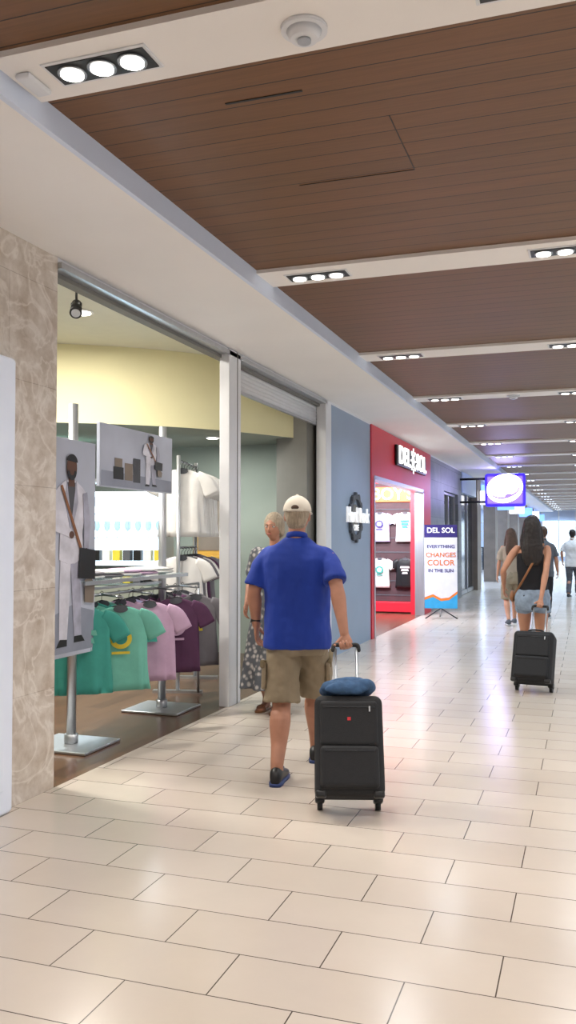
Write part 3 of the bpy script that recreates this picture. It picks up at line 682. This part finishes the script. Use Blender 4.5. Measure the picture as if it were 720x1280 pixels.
def person(name, loc, heading, s, la, ra, lw, rw, lh=None, rh=None, bw=1.0, fem=False, skin='skin', top=('shirt', 'blueshirt'), bottom=('shorts', 'khaki', .5), shoes=('shoe', 'black', 'soleblue'), hair=('short', 'brownhair'), limb=1.0, vox=.005, hipz=.90, lean=0):
    e = E(name, loc, (0, 0, heading), s)
    sw = (.158 if fem else .178) * bw
    hx = .088
    HL, HR = V(-hx, 0, hipz), V(hx, 0, hipz)
    la, ra, lw, rw = map(Vector, (la, ra, lw, rw))
    KL = ik(HL, la, .43, .42, V(-.05, 1, 0)); KR = ik(HR, ra, .43, .42, V(.05, 1, 0))
    SL, SR = V(-sw, lean, 1.43), V(sw, lean, 1.43)
    EL = ik(SL, lw, .285, .25, V(-.5, -1, 0)); ER = ik(SR, rw, .285, .25, V(.5, -1, 0))
    g = G()
    for H, K, A in ((HL, KL, la), (HR, KR, ra)):
        c = K.lerp(A, .3) + V(0, -.014, 0)
        q = limb * (.93 if fem else 1)
        g.tube([H, H.lerp(K, .5), K.lerp(H, .08), K.lerp(A, .1), c, K.lerp(A, .65), A + V(0, -.005, .03), A + V(0, 0, -.03)], [.092 * q, .08 * q, .058 * q, .053 * q, .06 * q, .045 * q, .036 * q, .036 * q], n=20)
        g.tube([A + V(0, -.03, -.045), A + V(0, .06, -.055), A + V(0, .14, -.07)], [(.032, .03), (.038, .026), (.04, .014)], ref=(0, 0, 1), n=14)
    for Sh, El, Wr, hd in ((SL, EL, lw, lh), (SR, ER, rw, rh)):
        q = limb * (.82 if fem else 1.0)
        g.tube([Sh + V(-.01 if Sh.x > 0 else .01, 0, -.01 if fem else -.035), Sh.lerp(El, .3), Sh.lerp(El, .7), El, El.lerp(Wr, .25), El.lerp(Wr, .65), Wr], [(.046 if fem else .036) * q, (.05 if fem else .044) * q, .043 * q, .038 * q, .042 * q, .032 * q, .0245 * q], n=16)
        if hd is None:
            sx = 1 if Sh is SL else -1
            d = (Wr - El).normalized(); hd = (d + V(0, .05, -.6), V(sx, 0, 0), V(0, 1, 0), (18, 28, 20))
        hand(g, Wr, hd[0], hd[1], hd[2], hd[3], .92 if fem else 1.0)
    g.tube([(0, -.015 + lean, 1.40), (0, -.012 + lean, 1.5), (0, .0 + lean, 1.60)], [.062 if not fem else .052, .056 if not fem else .046, .055 if not fem else .046], n=18)
    bwf = bw * (.86 if fem else 1)
    TZ = [(.82, .17, .115), (.9, .175, .12), (1.0, .16, .11), (1.12, .155, .105), (1.25, .17, .112), (1.36, .17, .105), (1.41, .14, .08), (1.46, .07, .05)]
    g.zloft([(z, 0, lean * (z - .8) / .65, rx * bwf * .95, ry * bwf * .93) for z, rx, ry in TZ])
    hc = V(0, .012 + lean, 1.647)
    headgeo(g, hc)
    for sx in (-1, 1): g.ell(hc + V(sx * .079, -.006, -.006), (.009, .019, .032), 14)
    g.obj('body', skin, e, vox=vox, sm=3)
    for sx in (-1, 1):
        g = G(); g.ell(hc + V(sx * .031, .078, .002), (.013, .012, .009), 12); g.obj('eye', 'eyewhite', e)
        g = G(); g.ell(hc + V(sx * .031, .088, .002), (.006, .004, .006), 10); g.obj('iris', 'brownhair', e)
        g = G(); g.ell(hc + V(sx * .031, .091, .022), (.018, .005, .003), 10); g.obj('eyebrow', hair[1], e)
    g = G(); g.ell(hc + V(0, .097, -.062), (.022, .006, .007), 12); g.obj('lips', 'lip', e)
    kind, tm = top
    g = G()
    if kind in ('shirt', 'tee', 'long'):
        if fem: rows = [(.86, 0, .175, .125), (.98, 0, .16, .12), (1.1, 0, .155, .115), (1.24, .01, .17, .128), (1.36, 0, .17, .112), (1.42, 0, .15, .088), (1.465, -.005, .09, .065), (1.49, -.005, .06, .052)]
        else: rows = [(.80, .0, .198, .143), (.88, .0, .198, .146), (1.0, .01, .190, .143), (1.12, .005, .19, .138), (1.26, -.005, .202, .133), (1.35, -.01, .208, .122), (1.405, -.012, .198, .100), (1.445, -.012, .158, .080), (1.475, -.010, .105, .068), (1.51, -.005, .066, .060)]
        g.zloft([(z, 0, cy + lean * (z - .8) / .65, rx * bw, ry * bw * 1.0) for z, cy, rx, ry in rows], rip=.05, k=5)
        for Sh, El, Wr in ((SL, EL, lw), (SR, ER, rw)):
            sg_ = 1 if Sh.x > 0 else -1
            a = Sh + (V(0, 0, 1.43) - Sh) * .3 + V(0, -.005, -.045)
            if kind == 'long': g.tube([a, Sh, Sh.lerp(El, .5), El, El.lerp(Wr, .5), Wr], [.07, .068, .06, .053, .047, .04], n=20, flat=True)
            else: g.tube([a, Sh + V(-sg_ * .014, 0, -.045), Sh.lerp(El, .45), Sh.lerp(El, .86)], [.052 * limb, .055 * limb, .059 * limb, .068 * limb], n=22, flat=True)
        g.obj('shirt', tm, e, vox=.008, sm=7, disp=.018, dscale=.10)
        g = G(); R = []
        for i in range(24):
            a = 2 * math.pi * i / 24
            R.append(V(.063 * math.cos(a), -.008 + lean + .06 * math.sin(a), 1.515 - .015 * math.sin(a)))
        g.tube(R + [R[0]], [(.008, .018)] * 25, ref=(0, 0, 1), n=8, sub=1, flat=True); g.obj('collar', tm, e)
    elif kind == 'tank':
        rows = [(.88, 0, .165, .12), (.98, 0, .15, .113), (1.1, 0, .145, .108), (1.22, .008, .158, .122), (1.32, .0, .155, .108), (1.37, .0, .135, .09)]
        g.zloft([(z, 0, cy + lean * (z - .8) / .65, rx * bw, ry * bw) for z, cy, rx, ry in rows], rip=.04, k=5)
        for sx in (-1, 1):
            g.tube([(sx * .1, .075, 1.34), (sx * .085, .04, 1.44), (sx * .085, -.03, 1.45), (sx * .1, -.08, 1.35)], [(.022, .006)] * 4, ref=(1, 0, 0), n=10)
        g.obj('tank_top', tm, e, vox=.007, sm=4, disp=.015)
    elif kind == 'dress':
        rows = [(.22, .02, .27, .25), (.45, .02, .235, .21), (.7, .01, .21, .165), (.86, 0, .19, .14), (1.0, 0, .165, .125), (1.1, 0, .162, .12), (1.24, .01, .175, .132), (1.36, 0, .175, .115), (1.42, 0, .15, .088), (1.46, -.005, .1, .065)]
        g.zloft([(z, 0, cy, rx * bw, ry * bw) for z, cy, rx, ry in rows], n=60, rip=.14, k=9)
        for Sh, El in ((SL, EL), (SR, ER)): g.tube([Sh + (V(0, 0, 1.43) - Sh) * .25 + V(0, 0, -.02), Sh + V(0, 0, -.02), Sh.lerp(El, .4), Sh.lerp(El, .7)], [.05, .058, .06, .066], n=20)
        g.obj('dress', tm, e, vox=.009, sm=3)
    if bottom:
        kind, bm_, fr = bottom
        g = G(); q = bw * (.98 if fem else 1.0)
        g.zloft([(.76, 0, 0, .16 * q, .115 * q), (.82, 0, -.003, .178 * q, .13 * q), (.90, 0, 0, .18 * q, .128 * q), (.98 if fem else .92, 0, 0, .165 * q, .12 * q)])
        for H, K, A in ((HL, KL, la), (HR, KR, ra)):
            if kind == 'shorts':
                pts = [H, H.lerp(K, fr * .5), H.lerp(K, fr)]
                rr = [.098, .104, .108] if not fem else [.094, .096, .098]
                g.tube(pts, [r * (bw * .55 + .45) for r in rr], n=24, flat=True)
            else:
                g.tube([H, H.lerp(K, .5), K, K.lerp(A, .4), K.lerp(A, .95)], [.1, .092, .072, .068, .06], n=20, flat=True)
        g.obj(kind, bm_, e, vox=.008, sm=4, disp=.02, dscale=.07)
        if kind == 'shorts' and not fem:
            for sx, H, K in ((-1, HL, KL), (1, HR, KR)):
                c = H.lerp(K, .62) + V(sx * .108, -.01, 0)
                dr = (K - H).normalized(); rx_ = math.atan2(dr.y, -dr.z)
                bev(box('cargo_pocket', c, (.03, .15, .17), bm_, e, rot=(rx_, 0, 0)), .012, 3)
                bev(box('pocket_flap', c + V(sx * .008, 0, .075), (.03, .155, .05), 'khaki_d', e, rot=(rx_, 0, 0)), .01, 3)
    if shoes:
        for A in (la, ra):
            fz = A.z - .09
            if shoes[0] == 'shoe':
                g = G(); R = []
                for y, wx, z1 in ((-.088, .018, .05), (-.08, .03, .08), (-.05, .038, .11), (0, .042, .112), (.04, .045, .095), (.09, .05, .072), (.14, .052, .06), (.18, .045, .052), (.205, .028, .042), (.212, .012, .034)):
                    ring = []
                    for j in range(20):
                        a = 2 * math.pi * j / 20; ca, sa = math.cos(a), math.sin(a)
                        x = math.copysign(abs(ca) ** .75, ca) * wx; z = .012 + (z1 - .012) / 2 * (1 + math.copysign(abs(sa) ** .8, sa))
                        ring.append(V(A.x + x * (1 if sa < .3 else 1 - .35 * (sa - .3)), A.y + y, fz + z))
                    R.append(ring)
                g.rings(R); g.obj('shoe', shoes[1], e)
                g = G(); R = []
                for y, wx in ((-.094, .015), (-.085, .033), (-.04, .043), (.03, .044), (.09, .053), (.15, .055), (.19, .044), (.216, .022)):
                    R.append([V(A.x + q_[0] * wx, A.y + y, fz + q_[1]) for q_ in ((1, .0), (1.03, .01), (1, .02), (-1, .02), (-1.03, .01), (-1, .0))])
                g.rings(R); g.obj('sole', shoes[2], e)
                for q_ in range(4): box('lace', (A.x, A.y + .05 + q_ * .022, fz + .096 - q_ * .008), (.05, .007, .006), shoes[2], e)
            else:
                g = G(); R = []
                for y, wx in ((-.08, .02), (-.06, .034), (0, .036), (.07, .043), (.13, .045), (.175, .03), (.19, .012)):
                    R.append([V(A.x + q_[0] * wx, A.y + y, fz + q_[1]) for q_ in ((1, .0), (1, .016), (-1, .016), (-1, .0))])
                g.rings(R); g.obj('sandal_sole', shoes[1], e)
                g = G(); g.tube([(A.x - .044, A.y + .1, fz + .012), (A.x - .03, A.y + .1, fz + .05), (A.x + .03, A.y + .1, fz + .05), (A.x + .044, A.y + .1, fz + .012)], [(.004, .012)] * 4, ref=(0, 1, 0), n=8); g.obj('sandal_strap', shoes[1], e)
    if hair[0] in ('short', 'bob', 'long', 'crop'):
        g = G(); grow = {'short': .010, 'crop': .005, 'bob': .016, 'long': .014}[hair[0]]
        g.ell(hc + V(0, -.016, .024), (.077 + grow, .086 + grow, .1 + grow), 28)
        if hair[0] == 'bob':
            for sx in (-1, 1): g.ell(hc + V(sx * .068, -.03, -.02), (.024, .05, .06), 16)
            g.ell(hc + V(0, -.07, -.035), (.078, .04, .075), 18)
        elif hair[0] in ('short', 'crop'): g.ell(hc + V(0, -.045, -.025), (.07, .052, .07), 18)
        else:
            g.zloft([(1.24, 0, -.118 + lean, .06, .016), (1.30, 0, -.118 + lean, .1, .028), (1.42, 0, -.1 + lean, .11, .042), (1.52, 0, -.07 + lean, .1, .058), (1.62, 0, -.045 + lean, .09, .07), (1.70, 0, -.03 + lean, .08, .07)], rip=.07, k=15, n=60)
            for sx in (-1, 1): g.tube([hc + V(sx * .07, -.01, .03), hc + V(sx * .086, -.01, -.06), hc + V(sx * .098, -.02, -.17), hc + V(sx * .09, -.06, -.32)], [.024, .028, .028, .014], n=12)
        g.obj('hair', hair[1], e, vox=.005, sm=2, disp=.005, dscale=.03)
    return e, hc
R10 = math.radians(10); mp_ = V(-1.83, 5.5, 0); sM = 1.03
def tol(p, loc, h, s):
    return (Matrix.Rotation(-h, 3, 'Z') @ (Vector(p) - Vector(loc))) / s
bar = tol(hand_w, mp_, R10, sM)
sh_ = V(.178 * 1.12, 0, 1.43)
def gripwrist(bar, sh_, baraxis):
    d = (bar - sh_).normalized(); n = V(0, -1, -.1); n = (n - d * n.dot(d)).normalized()
    return bar - d * .082 - n * .024, (d, n, baraxis, (62, 80, 55))
s_axis = Matrix.Rotation(head - R10, 3, 'Z') @ V(-1, 0, 0)
rw, rh = gripwrist(bar, sh_, s_axis)
man, hc = person('walking_man', mp_, R10, sM, la=(-.085, -.262, .09), ra=(.08, .33, .09), lw=(-.285, .09, .93), rw=rw, rh=rh, bw=1.12, limb=1.12,
    skin='skin_red', top=('shirt', 'blueshirt'), bottom=('shorts', 'khaki', 1.0), hair=('crop', 'greyhair'), hipz=.885, vox=.0045)
g = G(); R = []
for i in range(11):
    a = math.radians(2 + i * 8.8); ring = []
    for j in range(36):
        b_ = 2 * math.pi * j / 36
        ring.append(hc + V(.092 * math.sin(a) * math.cos(b_), -.004 + .108 * math.sin(a) * math.sin(b_), .028 + .105 * math.cos(a)))
    R.append(ring)
g.rings(R[::-1]); g.obj('cap_crown', 'cap', man)
g = G(); R = []
for (t, wd) in ((0, .086), (.03, .085), (.06, .075), (.082, .05), (.09, .02)):
    R.append([hc + V(x_ * wd, .088 + t - .02 * abs(x_) ** 2 * (1 - t / .09), .036 - .018 * abs(x_) ** 2 - t * .12 + dz) for x_, dz in ((-1, 0), (-.5, 0), (0, 0), (.5, 0), (1, 0), (1, .006), (.5, .006), (0, .006), (-.5, .006), (-1, .006))])
g.rings(R); g.obj('cap_brim', 'cap', man)
g = G(); g.ell(hc + V(0, -.004, .134), (.01, .01, .006), 12); g.obj('cap_button', 'cap', man)
g = G(); g.ell(hc + V(0, -.098, .046), (.03, .014, .024), 16); g.obj('cap_back_opening', 'brownhair', man)
g = G(); g.tube([hc + V(.05 * q, -.112 + .016 * q * q, .034) for q in (-1, -.5, 0, .5, 1)], [(.003, .008)] * 5, ref=(0, 0, 1), n=8); g.obj('cap_strap', 'cap', man)
g = G(); g.tube([(-.286, .066, .95), (-.2865, .075, .975)], [.034, .034], n=20, sub=1, flat=True); g.obj('watch_strap', 'black', man)
person('woman_in_floral_dress', (-2.68, 7.40, 0), math.radians(176), 1.0, la=(-.08, .05, .09), ra=(.09, -.02, .09), lw=(-.25, .02, .93), rw=(.23, .1, .95), fem=True, bw=1.1,
    skin='skin_red', top=('dress', 'floral'), bottom=None, shoes=('sandal', 'tan'), hair=('bob', 'greyhair'), vox=.006)
hW = math.radians(4); wp = V(-.575, 9.84, 0); sW = 1.01
barw = tol(hand2, wp, hW, sW)
rw2, rh2 = gripwrist(barw, V(.158, 0, 1.43), Matrix.Rotation(head2 - hW, 3, 'Z') @ V(-1, 0, 0))
wm, hc = person('walking_woman', wp, hW, sW, la=(-.07, .2, .09), ra=(.07, -.18, .115), lw=(-.30, .12, 1.0), rw=rw2, rh=rh2, fem=True, bw=1.05,
    top=('tank', 'blacktop'), bottom=('shorts', 'denim', .38), shoes=('shoe', 'black', 'solewhite'), hair=('long', 'darkhair'), vox=.006)
g = G(); g.tube([(.12, -.06, 1.47), (.02, -.135, 1.3), (-.1, -.13, 1.08), (-.19, -.02, .92)], [(.012, .004)] * 4, ref=(0, 1, 0), n=8); g.obj('bag_strap', 'tan', wm)
g = G(); g.ell((-.21, .06, .90), (.03, .08, .065), 18); g.obj('shoulder_bag', 'tan', wm, disp=.01)
person('background_walker', (-1.30, 16.0, 0), math.radians(12), .97, la=(-.07, -.15, .1), ra=(.08, .2, .09), lw=(-.24, .06, .9), rw=(.25, -.08, .9), fem=True,
    top=('tee', 'beige'), bottom=('shorts', 'khaki', 1.0), shoes=('shoe', 'greycloth', 'solewhite'), hair=('long', 'brownhair'), vox=.008)
person('background_walker', (-.82, 17.6, 0), math.radians(0), 1.0, la=(-.07, .2, .09), ra=(.08, -.15, .1), lw=(-.25, -.06, .9), rw=(.26, .1, .9), bw=1.0,
    top=('tee', 'greycloth'), bottom=('pants', 'blacktop', 1.0), shoes=('shoe', 'black', 'solewhite'), hair=('short', 'brownhair'), vox=.008)
person('background_walker', (-.38, 23.8, 0), math.radians(-10), 1.0, la=(-.07, -.2, .1), ra=(.08, .2, .09), lw=(-.28, .12, .95), rw=(.27, -.1, .95), bw=1.0,
    top=('tee', 'whitecloth'), bottom=('pants', 'greycloth', 1.0), shoes=('shoe', 'black', 'solewhite'), hair=('short', 'darkhair'), vox=.01)
# ================================================================ world + camera
w = D.worlds.new('World'); S.world = w; w.use_nodes = True
bg = w.node_tree.nodes['Background']; bg.inputs[0].default_value = (.85, .92, 1, 1); bg.inputs[1].default_value = .8
cam = D.cameras.new('camera'); co = D.objects.new('camera', cam); link(co)
cam.sensor_fit = 'HORIZONTAL'; cam.sensor_width = 36; cam.lens = 36 * 1088 / 720
co.location = (0, 0, 1.55); co.rotation_euler = rpt((91.7, 0, 19))
S.camera = co
